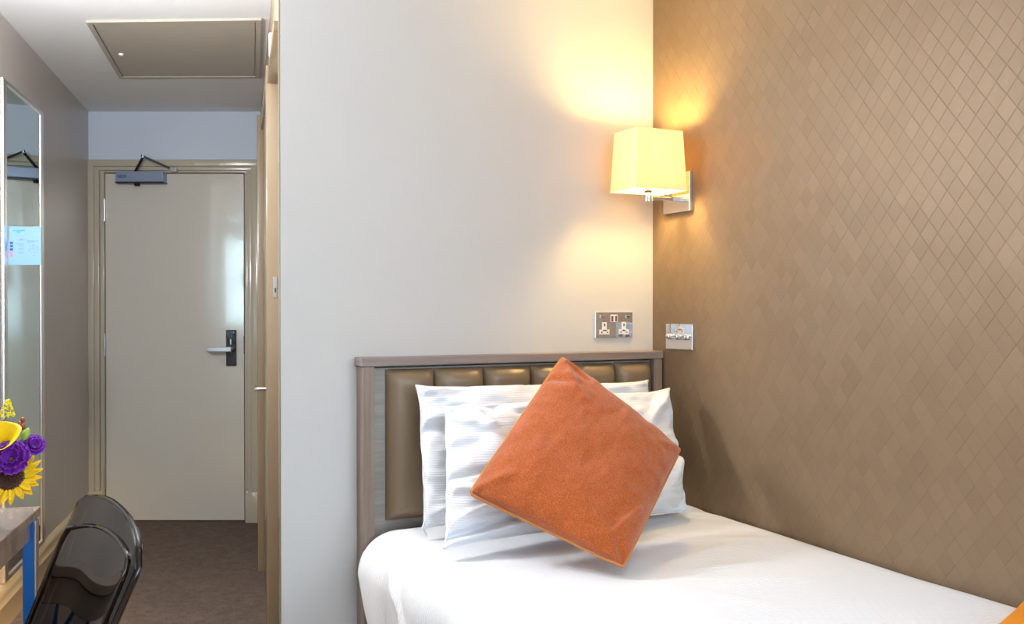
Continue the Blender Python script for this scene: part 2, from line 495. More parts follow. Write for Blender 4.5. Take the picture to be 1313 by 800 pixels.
skirting('baseboard_back', frame((.604,2.68,0), (1,0,0)), 0, .20, -1)

# ------------------------------------------------------------------ ceiling hatch
hq = [V(.144,4.0,0), V(.323,4.897,0), V(.928,4.587,0), V(.748,3.666,0)]
hc = sum(hq, V(0,0,0))/4
def quadprism(bm, q, z0, z1):
    a = [bm.verts.new((p.x,p.y,z0)) for p in q]; b_ = [bm.verts.new((p.x,p.y,z1)) for p in q]
    bm.faces.new(a); bm.faces.new(b_[::-1])
    for i in range(4): bm.faces.new((a[i], b_[i], b_[(i+1) % 4], a[(i+1) % 4]))
    return bm
def inset(q, f): return [hc + (p-hc)*f for p in q]
t_h = thing('ceiling_hatch', 'beige access hatch panel set in the corridor ceiling', 'hatch', (hc.x,hc.y,CEIL-.012))
obj('hatch_panel', quadprism(B(), inset(hq,.925), CEIL-.006, CEIL-.0005), M_hatch, t_h)
bm = B()
qo, qi = hq, inset(hq,.94)
for i in range(4):
    j = (i+1) % 4
    quadprism(bm, [qo[i], qo[j], qi[j], qi[i]], CEIL-.009, CEIL-.0002)
obj('hatch_frame', bm, M_hatch, t_h)
bm = B(); lathe(bm, [(0,CEIL-.016),(.010,CEIL-.014),(.012,CEIL-.006),(0,CEIL-.006)], Matrix.Translation((.300,4.43,0)), 16)
obj('hatch_knob', bm, M_plastic, t_h, True)

# ------------------------------------------------------------------ mirror on the left wall
MU0, MU1, MZ0, MZ1 = -.02, .645, .168, 2.085
t_m = thing('wall_mirror', 'tall framed mirror with a slim metal frame on the left wall', 'mirror', FL @ V((MU0+MU1)/2, -.02, MZ0))
fw = .05
obj('mirror_glass', mbox((MU0+.03,-.010,MZ0+.015), (MU1-.03,-.005,MZ1-.015), FL), M_mirror, t_m)
bm = B()
box(bm, (MU0,-.016,MZ0), (MU0+fw,-.0005,MZ1), FL, .005); box(bm, (MU1-fw,-.016,MZ0), (MU1,-.0005,MZ1), FL, .005)
box(bm, (MU0+fw-.004,-.016,MZ0), (MU1-fw+.004,-.0005,MZ0+.022), FL, .005); box(bm, (MU0+fw-.004,-.016,MZ1-.022), (MU1-fw+.004,-.0005,MZ1), FL, .005)
obj('mirror_frame', bm, M_alu, t_m)

# added card at the mirror's near edge, stands in for a notice's reflection
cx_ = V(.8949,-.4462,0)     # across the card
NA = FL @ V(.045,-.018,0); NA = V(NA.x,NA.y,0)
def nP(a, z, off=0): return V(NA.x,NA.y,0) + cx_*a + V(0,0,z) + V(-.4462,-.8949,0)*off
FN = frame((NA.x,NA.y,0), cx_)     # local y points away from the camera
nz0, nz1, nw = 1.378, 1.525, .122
t_n = tag(obj('notice_reflection_card', mbox((0,-.001,nz0), (nw,.001,nz1), FN), mat('pale_blue_card', (.24,.42,.64), .5)),
    'pale blue card with small blue and red symbols, standing in for a notice reflected in the mirror', 'notice')
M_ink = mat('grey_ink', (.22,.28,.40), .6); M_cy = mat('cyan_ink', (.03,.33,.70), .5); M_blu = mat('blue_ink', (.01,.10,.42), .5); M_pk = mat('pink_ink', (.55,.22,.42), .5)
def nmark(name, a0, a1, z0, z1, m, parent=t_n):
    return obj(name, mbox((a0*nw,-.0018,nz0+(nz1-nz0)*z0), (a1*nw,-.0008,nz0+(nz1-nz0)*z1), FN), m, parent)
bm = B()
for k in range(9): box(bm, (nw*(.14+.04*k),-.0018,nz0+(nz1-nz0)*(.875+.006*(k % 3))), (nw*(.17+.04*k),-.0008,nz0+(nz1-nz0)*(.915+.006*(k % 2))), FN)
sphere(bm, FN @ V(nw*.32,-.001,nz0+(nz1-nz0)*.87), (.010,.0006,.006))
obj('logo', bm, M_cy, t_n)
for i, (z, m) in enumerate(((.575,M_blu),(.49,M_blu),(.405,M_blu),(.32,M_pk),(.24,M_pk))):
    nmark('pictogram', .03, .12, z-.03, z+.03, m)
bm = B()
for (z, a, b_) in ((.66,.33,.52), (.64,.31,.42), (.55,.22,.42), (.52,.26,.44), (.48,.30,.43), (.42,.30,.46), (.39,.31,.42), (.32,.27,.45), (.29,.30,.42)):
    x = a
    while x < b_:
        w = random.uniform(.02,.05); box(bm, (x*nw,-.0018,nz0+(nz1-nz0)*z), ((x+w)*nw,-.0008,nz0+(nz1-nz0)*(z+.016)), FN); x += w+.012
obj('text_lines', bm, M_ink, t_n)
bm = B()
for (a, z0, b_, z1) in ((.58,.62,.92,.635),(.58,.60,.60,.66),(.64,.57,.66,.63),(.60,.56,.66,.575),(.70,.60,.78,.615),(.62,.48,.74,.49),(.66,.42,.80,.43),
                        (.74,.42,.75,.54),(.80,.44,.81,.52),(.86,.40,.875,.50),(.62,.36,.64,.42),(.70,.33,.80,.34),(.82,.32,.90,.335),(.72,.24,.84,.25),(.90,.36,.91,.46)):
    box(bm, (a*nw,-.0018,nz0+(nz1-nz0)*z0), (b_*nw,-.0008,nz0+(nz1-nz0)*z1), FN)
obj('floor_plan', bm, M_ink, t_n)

# ------------------------------------------------------------------ headboard
HX0, HX1, HY0, HY1, HZ = .822, 1.872, 2.612, 2.678, 1.066
t_hb = thing('headboard', 'grey-brown wooden headboard with six padded leather panels behind the bed', 'headboard', ((HX0+HX1)/2,HY1,0))
obj('top_rail', mbox((HX0-.006,HY0-.004,HZ-.025), (HX1+.002,HY1,HZ), None, .002), M_hbwoodh, t_hb)
for a, b_ in ((HX0,HX0+.034), (HX1-.034,HX1)):
    obj('side_post', mbox((a,HY0,.0), (b_,HY1,HZ-.0255), None, .002), M_hbwood, t_hb)
obj('backing_board', mbox((HX0+.038,HY0+.022,.20), (HX1-.036,HY1-.004,HZ-.031), None, .001), M_hbback, t_hb)
edges = [.894,1.047,1.211,1.375,1.536,1.690,1.834]
def pad(x0, x1, z0, z1, yb, yf):
    bm = B(); N, Mz = 18, 30; g = []
    for j in range(Mz+1):
        row = []
        for i in range(N+1):
            a = -1+2*i/N; b_ = -1+2*j/Mz
            # denser towards the rim
            a = math.sin(a*PI/2); b_ = math.sin(b_*PI/2)
            hx = (1-abs(a)**3.2)**.55 if abs(a) < 1 else 0
            db = (1-abs(b_))*(z1-z0)/2; hz = min(1, max(0, db/.03))**.5
            h = hx*hz
            x = (x0+x1)/2 + a*(x1-x0)/2; z = (z0+z1)/2 + b_*(z1-z0)/2
            cr = .0012*math.sin(x*90+z*7)*(1-hz*.4) if hz < .99 else 0
            row.append(bm.verts.new((x, yb-(yb-yf)*h + cr, z)))
        g.append(row)
    for j in range(Mz):
        for i in range(N): bm.faces.new((g[j][i], g[j][i+1], g[j+1][i+1], g[j+1][i]))
    # back closing
    back = [bm.verts.new((x, yb+.006, z)) for x, z in ((x0,z0),(x1,z0),(x1,z1),(x0,z1))]
    rim = [[g[0][i] for i in range(N+1)], [g[j][N] for j in range(Mz+1)], [g[Mz][i] for i in range(N,-1,-1)], [g[j][0] for j in range(Mz,-1,-1)]]
    for k in range(4):
        bm.faces.new(rim[k][::-1] + [back[k], back[(k+1) % 4]])
    bm.faces.new(back)
    return bm
for a, b_ in zip(edges, edges[1:]):
    obj('padded_panel', pad(a+.001, b_-.001, .585, 1.030, HY0+.020, HY0-.016), M_leather, t_hb, True, angle=80)

# ------------------------------------------------------------------ bed
t_b = thing('single_bed', 'single bed standing in the corner under the white cover', 'bed', (1.37,1.6,0))
obj('divan_base', mbox((.90,.62,.09), (1.866,2.585,.27), None, .01), mat('divan_fabric', (.12,.10,.09), .9), t_b)
obj('mattress', mbox((.895,.60,.272), (1.866,2.59,.535), None, .05, 4), mat('mattress_ticking', (.78,.77,.75), .9), t_b)
for x in (.97,1.80):
    for y in (.72,2.48):
        bm = B(); lathe(bm, [(0,0),(.02,0),(.026,.09),(0,.09)], Matrix.Translation((x,y,0)), 16); obj('leg', bm, M_dark, t_b, True)

# cover: a cloth from the patterned wall across the bed and down its left side
def seg_d(px, py, ax, ay, bx, by):
    dx, dy = bx-ax, by-ay; t = max(0, min(1, ((px-ax)*dx+(py-ay)*dy)/(dx*dx+dy*dy)))
    return math.hypot(px-ax-dx*t, py-ay-dy*t), t
FOLDS = [  # ax, ay, bx, by, height, width
    (1.27,1.86, 1.80,2.02, .006,.030), (1.26,1.80, 1.70,1.62, .006,.035), (1.25,1.78, 1.45,1.45, .005,.035),
    (1.30,1.84, 1.62,1.80, .005,.022), (1.20,1.80, 1.02,1.52, .005,.030), (1.50,2.10, 1.86,1.95, .005,.030),
    (1.72,2.36, 1.86,2.22, .012,.022), (1.76,2.46, 1.87,2.38, .012,.020), (1.05,1.40, 1.70,1.25, .004,.040)]
def cover():
    prof = []; R = .125
    # arc-length profile from wall to left drop
    x = 1.872
    n1 = 90
    for i in range(n1): prof.append((1.872-(1.872-.925)*i/n1, .575, 0))
    for i in range(26):
        a = PI/2*i/25; prof.append((.925-R*math.sin(a), .575-R*(1-math.cos(a))*.95, .35*i/25))
    for i in range(1, 24):
        f = i/23; prof.append((.800+.055*f**1.3, .456-.34*f, .35+.65*f))
    ys = []; NY = 230
    for j in range(NY+1): ys.append(2.603 - (2.603-.55)*j/NY)
    bm = B(); grid = []
    for j, y in enumerate(ys):
        row = []
        for (px, pz, dn) in prof:
            nz = noise.noise(V(px*2.3, y*1.7, pz*2))*.007 + noise.noise(V(px*7, y*5, pz*6+4))*.0022
            x, z = px, pz
            if dn == 0:
                z += nz
                for (ax, ay, bx, by, h, w) in FOLDS:
                    d, tt = seg_d(px, y, ax, ay, bx, by)
                    z += h*math.exp(-(d/w)**2)*math.sin(PI*min(1, tt*.9+.1))
                # slight sag towards the head and pressed round the cushion tip
                z -= .006*math.exp(-(((px-1.24)/.12)**2+((y-1.86)/.10)**2))
                if px > 1.80: z -= .010*((px-1.80)/.072)**2
            else:
                f = smoothstep(0, .6, dn)
                pl = math.sin(y*21+2.2*noise.noise(V(y*2.5,0,pz*1.2)))*.010 + math.sin(y*47+3*noise.noise(V(y*4,2,pz)))*.004
                x += nz - pl*f
                z += nz*(1-f)
                # long diagonal fold running from the top down the side
                d = (y - (2.50-.62*dn)); x -= .014*math.exp(-(d/.030)**2)*(.3+f)
                if dn > .35 and y > 2.50: x += (y-2.50)*.6*(dn-.35)
            # head end: rounded down and pulled in at the corner
            e = smoothstep(2.54, 2.605, y)
            z -= .012*e
            row.append(bm.verts.new((max(x,.742), y, z)))
        grid.append(row)
    for j in range(NY):
        for i in range(len(prof)-1):
            bm.faces.new((grid[j][i], grid[j][i+1], grid[j+1][i+1], grid[j+1][i]))
    # foot end drops down
    last = grid[-1]; prev = last
    for k in range(1, 14):
        a = PI/2*min(1, k/5); row = []
        for i, v in enumerate(last):
            yy = v.co.y - .06*math.sin(a); zz = v.co.z - .05*(1-math.cos(a)) - max(0, k-5)*.045
            row.append(bm.verts.new((v.co.x, yy, max(zz,.10))))
        for i in range(len(row)-1): bm.faces.new((prev[i], prev[i+1], row[i+1], row[i]))
        prev = row
    return bm
cv = obj('bed_cover', cover(), M_duvet, None, True, (1.34,1.6,.12), 80)
sm = cv.modifiers.new('thickness', 'SOLIDIFY'); sm.thickness = .012; sm.offset = -1
tag(cv, 'white ribbed cotton cover spread over the single bed', 'bed cover')

# folded amber throw across the foot of the bed
def throw():
    bm = B(); g = []; N = 50
    prof = []
    for i in range(N+1):
        x = 1.868-(1.868-.93)*i/N; prof.append((x, 0))
    for i in range(1, 15):
        a = PI/2*i/14; prof.append((.93-.150*math.sin(a), -.150*(1-math.cos(a))))
    for i in range(1, 12): prof.append((.78+.05*(i/11), -.15-.30*i/11))
    # cross-section along y: rounded slab
    cs = []
    y1, y0, T = 1.238, .85, .022
    for k in range(9): a = PI/2-PI*k/8; cs.append((y1-.011+.011*math.cos(a), .011+.011*math.sin(a)))
    for k in range(9): a = -PI/2-PI*k/8; cs.append((y0+.011+.011*math.cos(a), .011+.011*math.sin(a)))
    for (x, dz) in prof:
        nx = max(0, min(1, -dz/.15))
        g.append([bm.verts.new((x - h*nx - .004*nx + (0), y + .42*(x-1.868) + .045, .588+dz + h*(1-nx) + .002*math.sin(x*17))) for (y, h) in cs])
    n = len(cs)
    for a, b_ in zip(g, g[1:]):
        for k in range(n): bm.faces.new((a[k], a[(k+1) % n], b_[(k+1) % n], b_[k]))
    bm.faces.new(g[0]); bm.faces.new(g[-1][::-1])
    return bm
tag(obj('folded_throw', throw(), M_throw, None, True), 'amber folded throw laid across the foot of the white bed', 'throw')

# ------------------------------------------------------------------ pillows and cushion
def pillow_mesh(TL, TR, BR, BL, nrm, tf, tb, bow=.05, p=2.6, q=.5, N=64, wr=.006, seed=0, t0=.004, sag=None, wav=0, crease=(), be=8, asp=1, rnd=.02):
    TL, TR, BR, BL, nrm = [Vector(c) for c in (TL, TR, BR, BL, nrm)]; nrm.normalize()
    def pos(a, b_):
        a2 = a*(1 - bow*(1-abs(b_)**be)*abs(a)**3); b2 = b_*(1 - bow*asp*(1-abs(a)**be)*abs(b_)**3)
        kk = 1 - rnd*(abs(a)*abs(b_))**9; a2 *= kk; b2 *= kk
        u = (a2+1)/2; v = (b2+1)/2
        P = (BL*(1-u)+BR*u)*(1-v) + (TL*(1-u)+TR*u)*v
        if wav:
            r_ = max(abs(a), abs(b_))**3
            ux = (TR-TL).normalized(); uy = (TL-BL).normalized()
            P = P + ux*(wav*noise.noise(V(a*1.9+seed, b_*2.6, 3))*r_) + uy*(wav*noise.noise(V(a*2.6, b_*1.9+seed, 7))*r_)
            P = P + ux*(wav*.35*noise.noise(V(a*7+seed, b_*8, 3))*r_) + uy*(wav*.35*noise.noise(V(a*8, b_*7+seed, 7))*r_)
        if sag: P = P + sag(a, b_)
        return P
    bm = B(); F, K = [], []; rim = {}
    def par(i): s = -1+2*i/N; return math.sin(s*PI/2)*.55 + s*.45
    for j in range(N+1):
        rf, rb = [], []
        for i in range(N+1):
            a, b_ = par(i), par(j)
            h = (max(0, 1-abs(a)**p)*max(0, 1-abs(b_)**p))**q
            edge = (1-min(1, h*1.15))
            w1 = noise.noise(V(a*3+seed, b_*3, seed))*.8 + noise.noise(V(a*9+seed, b_*9, seed*2))*.35
            # creases running in from the seams
            w2 = math.sin((a*b_)*13 + 5*noise.noise(V(a*2, b_*2, seed+5)))*edge
            P = pos(a, b_)
            cr = 0
            for (x0, y0, x1, y1, hh, ww) in crease:
                d, tt = seg_d(a, b_, x0, y0, x1, y1); cr += 1.9*hh*math.exp(-(d/ww)**2)*(1-.5*tt)
            if i in (0, N) or j in (0, N):
                wav = nrm*(wr*.6*noise.noise(V(a*5+seed, b_*5, 9)))
                v = bm.verts.new(P+wav); rf.append(v); rb.append(v)
            else:
                rf.append(bm.verts.new(P + nrm*(tf*h + t0 + cr*min(1, h*5) + wr*(w1*min(1,h*2) + .7*w2*min(1, h*4)))))
                rb.append(bm.verts.new(P - nrm*(tb*h + t0 + wr*.5*w1*min(1,h*2))))
        F.append(rf); K.append(rb)
    for j in range(N):
        for i in range(N):
            bm.faces.new((F[j][i], F[j][i+1], F[j+1][i+1], F[j+1][i]))
            bm.faces.new((K[j][i], K[j+1][i], K[j+1][i+1], K[j][i+1]))
    loop = [F[0][i].co.copy() for i in range(N)] + [F[j][N].co.copy() for j in range(N)] + [F[N][i].co.copy() for i in range(N,0,-1)] + [F[j][0].co.copy() for j in range(N,0,-1)]
    return bm, loop

# back pillow, resting against the padded headboard
bm, lp = pillow_mesh((.945,2.535,.992), (1.775,2.545,.978), (1.755,2.43,.592), (.912,2.40,.600), (.02,-.93,.36), .060, .030, .05, 3.0, .5, 90, .015, 1.3, wav=.05, be=9, asp=1.3,
    crease=((-1,.95,-.6,.55,.010,.07),(-.98,.3,-.5,.38,-.008,.06),(-.95,.8,-.55,.9,-.006,.05),(.9,.95,.4,.8,.010,.08),(.2,.98,.7,.7,-.008,.06),(-.9,-.8,-.6,-.9,.008,.06)))
pb = tag(obj('pillow', bm, M_pillow, None, True, None, 80), 'white striped pillow leaning on the padded headboard, behind the front pillow', 'pillow', 'white pillows on the bed')
obj('seam', tube(B(), lp, .003, 8, True), M_pillow, pb, True)
# front pillow
bm, lp = pillow_mesh((.975,2.40,.942), (1.785,2.445,.958), (1.735,2.275,.594), (.878,2.165,.603), (.02,-.90,.43), .066, .035, .05, 3.0, .5, 90, .016, 4.7, wav=.055, be=9, asp=1.3,
    crease=((-.95,.75,-.72,.55,.012,.05),(-.85,.98,-.70,.55,.012,.05),(-.70,.55,-.60,.0,.008,.07),(-.62,.95,-.2,.55,-.010,.06),(-.2,.55,-.1,.2,-.010,.05),
            (-.98,-.1,-.6,-.05,-.010,.05),(-.98,-.25,-.55,-.40,.010,.06),(-.9,-.62,-.4,-.45,.010,.05),(-.95,-.85,-.1,-.68,-.011,.05),(-.95,-.97,.3,-.75,.010,.05),(.2,-.92,.9,-.75,.009,.05),
            (.95,.9,.6,.3,.010,.07),(.97,-.2,.75,-.7,.010,.06),(.9,-.95,.5,-.7,-.009,.05)))
pf = tag(obj('pillow', bm, M_pillow, None, True, None, 80), 'white striped pillow in front, directly behind the orange cushion', 'pillow', 'white pillows on the bed')
obj('seam', tube(B(), lp, .003, 8, True), M_pillow, pf, True)
# orange cushion standing on one corner
bm, lp = pillow_mesh((1.323,2.332,1.072), (1.588,2.128,.815), (1.220,1.857,.596), (.933,2.113,.751), (-.25,-.80,.45), .082, .05, .012, 2.8, .50, 100, .007, 8.1, .008, wav=.040, be=5, rnd=.022,
    crease=((-1,1,-.62,.62,.006,.06),(-.85,.92,-.55,.85,-.008,.05),(-.95,.6,-.6,.7,-.007,.05),(-.8,.75,-.45,.55,.006,.05),(-.98,-.95,-.7,-.7,.006,.06),(1,.98,.7,.75,.006,.06),(.95,-.95,.6,-.6,-.007,.05),(.7,-.7,.85,-.3,.006,.04)))
cu = tag(obj('cushion', bm, M_orange, None, True, None, 80), 'orange woollen square cushion with piping, balanced on one corner', 'cushion')
obj('piping', tube(B(), lp, .0052, 10, True), M_pipe, cu, True)

# ------------------------------------------------------------------ wall lamp
LX, LY, LZ = 1.743, 2.51, 1.587
t_l = thing('wall_lamp', 'lit wall lamp with square cream shade on a chrome bracket', 'lamp', (1.88,2.53,1.527))
obj('wall_plate', mbox((1.866,2.455,1.527), (1.8795,2.600,1.655), None, .0015), M_chrome, t_l)
bm = B()
box(bm, (1.738,2.500,1.560), (1.866,2.520,1.572), None, .0015)
obj('arm', bm, M_chrome, t_l)
bm = B(); lathe(bm, [(0,1.555),(.014,1.555),(.014,1.572),(.006,1.574),(.006,1.600),(.017,1.602),(.017,1.640),(0,1.640)], Matrix.Translation((LX,LY,0)), 24)
obj('lamp_holder', bm, M_chrome, t_l, True)
# shade: four tapered sides with thickness, open above and below
def shade():
    bm = B()
    def ring(hx, hy, z): return [bm.verts.new((LX+sx*hx, LY+sy*hy, z)) for sx, sy in ((-1,-1),(1,-1),(1,1),(-1,1))]
    a = ring(.0975,.075,1.587); b_ = ring(.0865,.067,1.778); c = ring(.0855,.066,1.778); d = ring(.0965,.074,1.587)
    rs = [a, b_, c, d]
    for k in range(4):
        p, q = rs[k], rs[(k+1) % 4]
        for i in range(4): bm.faces.new((p[i], p[(i+1) % 4], q[(i+1) % 4], q[i]))
    return bm
obj('lamp_shade', shade(), M_shade, t_l)
bm = B(); lathe(bm, [(0,1.583),(.012,1.584),(.013,1.590),(0,1.590)], Matrix.Translation((LX,LY,0)), 20); obj('finial', bm, M_dark, t_l, True)
bm = B()
for s in (-1, 1):
    tube(bm, [(LX,LY,1.606), (LX+s*.093,LY,1.600)], .0015, 8); tube(bm, [(LX,LY,1.606), (LX,LY+s*.071,1.600)], .0015, 8)
obj('shade_carrier', bm, M_steel, t_l)
bm = B(); sphere(bm, (LX,LY,1.665), (.018,.018,.026)); obj('bulb', bm, M_bulb, t_l, True)

# ------------------------------------------------------------------ double socket on the white wall
def rrect_insert(bm, cx, cz):
    # T-shaped insert
    box(bm, (cx-.009,2.6728,cz-.010), (cx+.009,2.6745,cz+.021), None, .001)
    box(bm, (cx-.020,2.6728,cz-.020), (cx+.020,2.6745,cz-.004), None, .001)
t_s = thing('wall_socket', 'chrome double power socket on the white wall above the headboard', 'socket', (1.7185,2.6795,1.111))
obj('face_plate', mbox((1.644,2.6745,1.1115), (1.793,2.6795,1.1975), None, .0015), M_chrome, t_s)
for cx in (1.680, 1.757):
    bm = B(); rrect_insert(bm, cx, 1.143); ins = obj('socket_insert', bm, M_plastic, t_s)
    bm = B()
    box(bm, (cx-.0022,2.6722,1.150), (cx+.0022,2.673,1.159), None); box(bm, (cx-.0145,2.6722,1.128), (cx-.0085,2.673,1.1315)); box(bm, (cx+.0085,2.6722,1.128), (cx+.0145,2.673,1.1315))
    obj('pin_hole', bm, M_slot, ins)
for cx, m in ((1.671,M_red), (1.774,M_slot)):
    rk = obj('rocker_switch', mbox((cx-.009,2.672,1.177), (cx+.009,2.6745,1.188), None, .001), M_steel, t_s)
    obj('rocker_mark', mbox((cx-.005,2.6714,1.1805), (cx+.005,2.6722,1.1845)), m, rk)
us = obj('usb_insert', mbox((1.704,2.6730,1.164), (1.733,2.6745,1.189), None, .001), M_plastic, t_s)
for a in (1.7065, 1.722): obj('usb_port', mbox((a,2.6722,1.166), (a+.008,2.6732,1.185)), mat('port_brown', (.18,.10,.09), .4), us)

# dimmer plate on the patterned wall
t_d = thing('dimmer_switch', 'chrome dimmer plate with three round knobs on the patterned wall', 'switch', (1.8795,2.52,1.074))
obj('face_plate', mbox((1.8725,2.449,1.074), (1.8795,2.594,1.159), None, .0015), M_chrome, t_d)
for y in (2.568,2.523,2.480):
    bm = B(); lathe(bm, [(0,-.001),(.0105,-.001),(.0095,.012),(.0085,.0135),(0,.0135)], Matrix.Translation((1.8725,y,1.117)) @ Matrix.Rotation(-PI/2, 4, 'Y'), 28)
    obj('knob', bm, M_chrome, t_d, True)

# ------------------------------------------------------------------ desk against the left wall
DO = V(-.011,2.429,0)
FK = basis(DO, -uL, V(-nL.x,-nL.y,0), (0,0,1))    # local x towards the window wall, local y towards the left wall
t_k = thing('desk', 'dark wood desk with slim chrome legs coloured as a blue reflection along the left wall', 'desk', FK @ V(.7,.22,0))
obj('desktop', mbox((0,0,.730), (1.45,.445,.750), FK, .002), M_deskw, t_k)
obj('apron', mbox((.02,.012,.682), (1.43,.030,.7295), FK, .002), M_deskw, t_k)
obj('side_apron', mbox((.022,.031,.690), (.040,.430,.7295), FK, .001), M_deskw, t_k)
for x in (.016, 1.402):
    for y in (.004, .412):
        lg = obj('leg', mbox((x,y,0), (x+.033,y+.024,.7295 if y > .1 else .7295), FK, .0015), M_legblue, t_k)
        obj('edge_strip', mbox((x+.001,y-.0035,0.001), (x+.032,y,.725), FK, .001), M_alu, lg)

# ------------------------------------------------------------------ smoked clear chair
CF, CN = V(-.006,2.005,0), V(.150,1.560,0)     # ends of the back rest, seen from above (far, near)
CF, CN = V(.072,1.935,0), V(.148,1.545,0)
wd = (CN-CF).normalized(); hw = (CN-CF).length/2; cm = (CN+CF)/2
fwd = V(-wd.y, wd.x, 0)
if fwd.x > 0: fwd = -fwd                       # seat direction, towards the desk
t_c = thing('transparent_chair', 'smoked transparent plastic chair pushed up to the desk', 'chair', (cm + fwd*.2))
def back_pt(u, v, off=0):
    """u -1..1 across, v 0..1 from seat to top"""
    zt = .838 - .012*u + .032*(1-abs(u)**2) - .018*max(0, (abs(u)-.86)/.14)**2
    z = .44 + (zt-.44)*v
    lean = .165*(1-v)
    hwv = hw*(1.0 - .06*(1-v))
    curve = .020*abs(u)**3
    return cm + wd*(u*hwv) + fwd*(lean+curve+off) + V(0,0,z)
bm = B(); NU, NV = 30, 34; ga, gb = [], []
for j in range(NV+1):
    ga.append([bm.verts.new(back_pt(-1+2*i/NU, j/NV, 0)) for i in range(NU+1)])
    gb.append([bm.verts.new(back_pt(-1+2*i/NU, j/NV, .007)) for i in range(NU+1)])
for j in range(NV):
    for i in range(NU):
        bm.faces.new((ga[j][i], ga[j][i+1], ga[j+1][i+1], ga[j+1][i])); bm.faces.new((gb[j][i], gb[j+1][i], gb[j+1][i+1], gb[j][i+1]))
for j in range(NV):
    for i in (0, NU): bm.faces.new((ga[j][i], ga[j+1][i], gb[j+1][i], gb[j][i]))
for i in range(NU):
    for j in (0, NV): bm.faces.new((ga[j][i], ga[j][i+1], gb[j][i+1], gb[j][i]))
obj('backrest', bm, M_smoke, t_c, True)
# raised rim with an inner step
pts = [back_pt(-1, v/24) for v in range(25)] + [back_pt(-1+2*i/24, 1) for i in range(1,24)] + [back_pt(1, 1-v/24) for v in range(25)]
obj('back_rim', tube(B(), pts, .005, 10), M_smoke, t_c, True)
def arc(cu, cv, a0, a1, n=7): return [(cu+.14*math.cos(a0+(a1-a0)*k/n), cv+.09*math.sin(a0+(a1-a0)*k/n)) for k in range(n+1)]
uv = [(-.93, .08+.74*k/10) for k in range(11)] + [(-.91, .85)] + [(-.86+1.68*k/12, .875+.075*k/12) for k in range(13)] + [(.87,.945), (.895,.925), (.90,.89)] + [(.90,.86-.78*k/10) for k in range(11)]
pts = [back_pt(a, b_, .009) for a, b_ in uv]
obj('inner_rim', tube(B(), pts, .0035, 10), M_smoke, t_c, True)
def seat_pt(a, b_, z):   # a across, b_ forwards
    return cm + wd*(a*(hw*.96+.02*b_/.4)) + fwd*(.165+b_) + V(0,0,z)
bm = B()
N = 20; gt, gl = [], []
for j in range(N+1):
    gt.append([bm.verts.new(seat_pt(-1+2*i/N, .40*j/N, .455-.012*math.sin(PI*i/N)*math.sin(PI*j/N))) for i in range(N+1)])
    gl.append([bm.verts.new(seat_pt(-1+2*i/N, .40*j/N, .430-.012*math.sin(PI*i/N)*math.sin(PI*j/N))) for i in range(N+1)])
for j in range(N):
    for i in range(N):
        bm.faces.new((gt[j][i], gt[j][i+1], gt[j+1][i+1], gt[j+1][i])); bm.faces.new((gl[j][i], gl[j+1][i], gl[j+1][i+1], gl[j][i+1]))
for j in range(N):
    for i in (0, N): bm.faces.new((gt[j][i], gt[j+1][i], gl[j+1][i], gl[j][i]))
for i in range(N):
    for j in (0, N): bm.faces.new((gt[j][i], gt[j][i+1], gl[j][i+1], gl[j][i]))
obj('seat', bm, M_smoke, t_c, True)
for a in (-1, 1):
    for b_ in (.02, .37):
        top = seat_pt(a*.9, b_, .43); bot = top + wd*(a*.02) + fwd*(.03 if b_ > .2 else -.07); bot.z = .0
        obj('leg', tube(B(), [top.lerp(bot, k/6) for k in range(7)], [.020-.008*k/6 for k in range(7)], 12), M_smoke, t_c, True)

# ------------------------------------------------------------------ vase and flowers on the desk
VX, VY = -.137, 2.300
M_vase = mat('grey_ceramic', (.45,.45,.46), .3)
M_green = mat('leaf_green', (.10,.25,.03), .5); M_lime = mat('lime_green', (.30,.45,.07), .5)
M_yel = mat('sunflower_petal', (.90,.56,.01), .5, **{'Subsurface Weight': 0}); M_lil = mat('calla_yellow', (.92,.62,.005), .4)
M_pur = mat('violet_petal', (.17,.018,.33), .5); M_brn = mat('seed_brown', (.06,.02,.01), .8); M_ber = mat('berry_rust', (.28,.05,.015), .3)
M_gold = mat('goldenrod', (.75,.65,.03), .7)
bm = B(); lathe(bm, [(0,.751),(.036,.751),(.044,.80),(.042,.86),(.034,.885),(.038,.90),(.034,.90),(.030,.885),(.036,.86),(.038,.80),(.030,.757),(0,.757)], Matrix.Translation((VX,VY,0)), 28)
tag(obj('vase', bm, M_vase, None, True), 'grey ceramic vase of flowers standing on the desk', 'vase')
ex, ey = V(.8949,-.4462,0), V(-.4462,-.8949,0)      # to the right of / towards a viewer in the room
BC = V(VX,VY,0)
def fp(r, u, d): return BC + ex*r + V(0,0,u) + ey*d   # flower position: right, height, towards viewer
def stem(parent, p, r=.003, m=None):
    p = Vector(p); q = BC + V(0,0,.88) + (p-BC)*.10; q.z = .87
    a = V(BC.x + (p.x-BC.x)*.06, BC.y + (p.y-BC.y)*.06, .775)
    mid = q.lerp(p, .5) + V(0,0,.012)
    return obj('stem', tube(B(), [a, q, mid, p], r, 8), m or M_green, parent, True)
def petal(bm, M, L, W, curl=.2, n=6, tip=.0):
    rows = []
    for j in range(n+1):
        t = j/n; w = W*(math.sin(PI*(t*.92+.06))**.75) * (1-.2*t); z = curl*L*t*t
        rows.append([bm.verts.new(M @ V(L*t, s*w, z + abs(s)*W*.25)) for s in (-1,-.5,0,.5,1)])
    for a, b_ in zip(rows, rows[1:]):
        for k in range(4): bm.faces.new((a[k], a[k+1], b_[k+1], b_[k]))
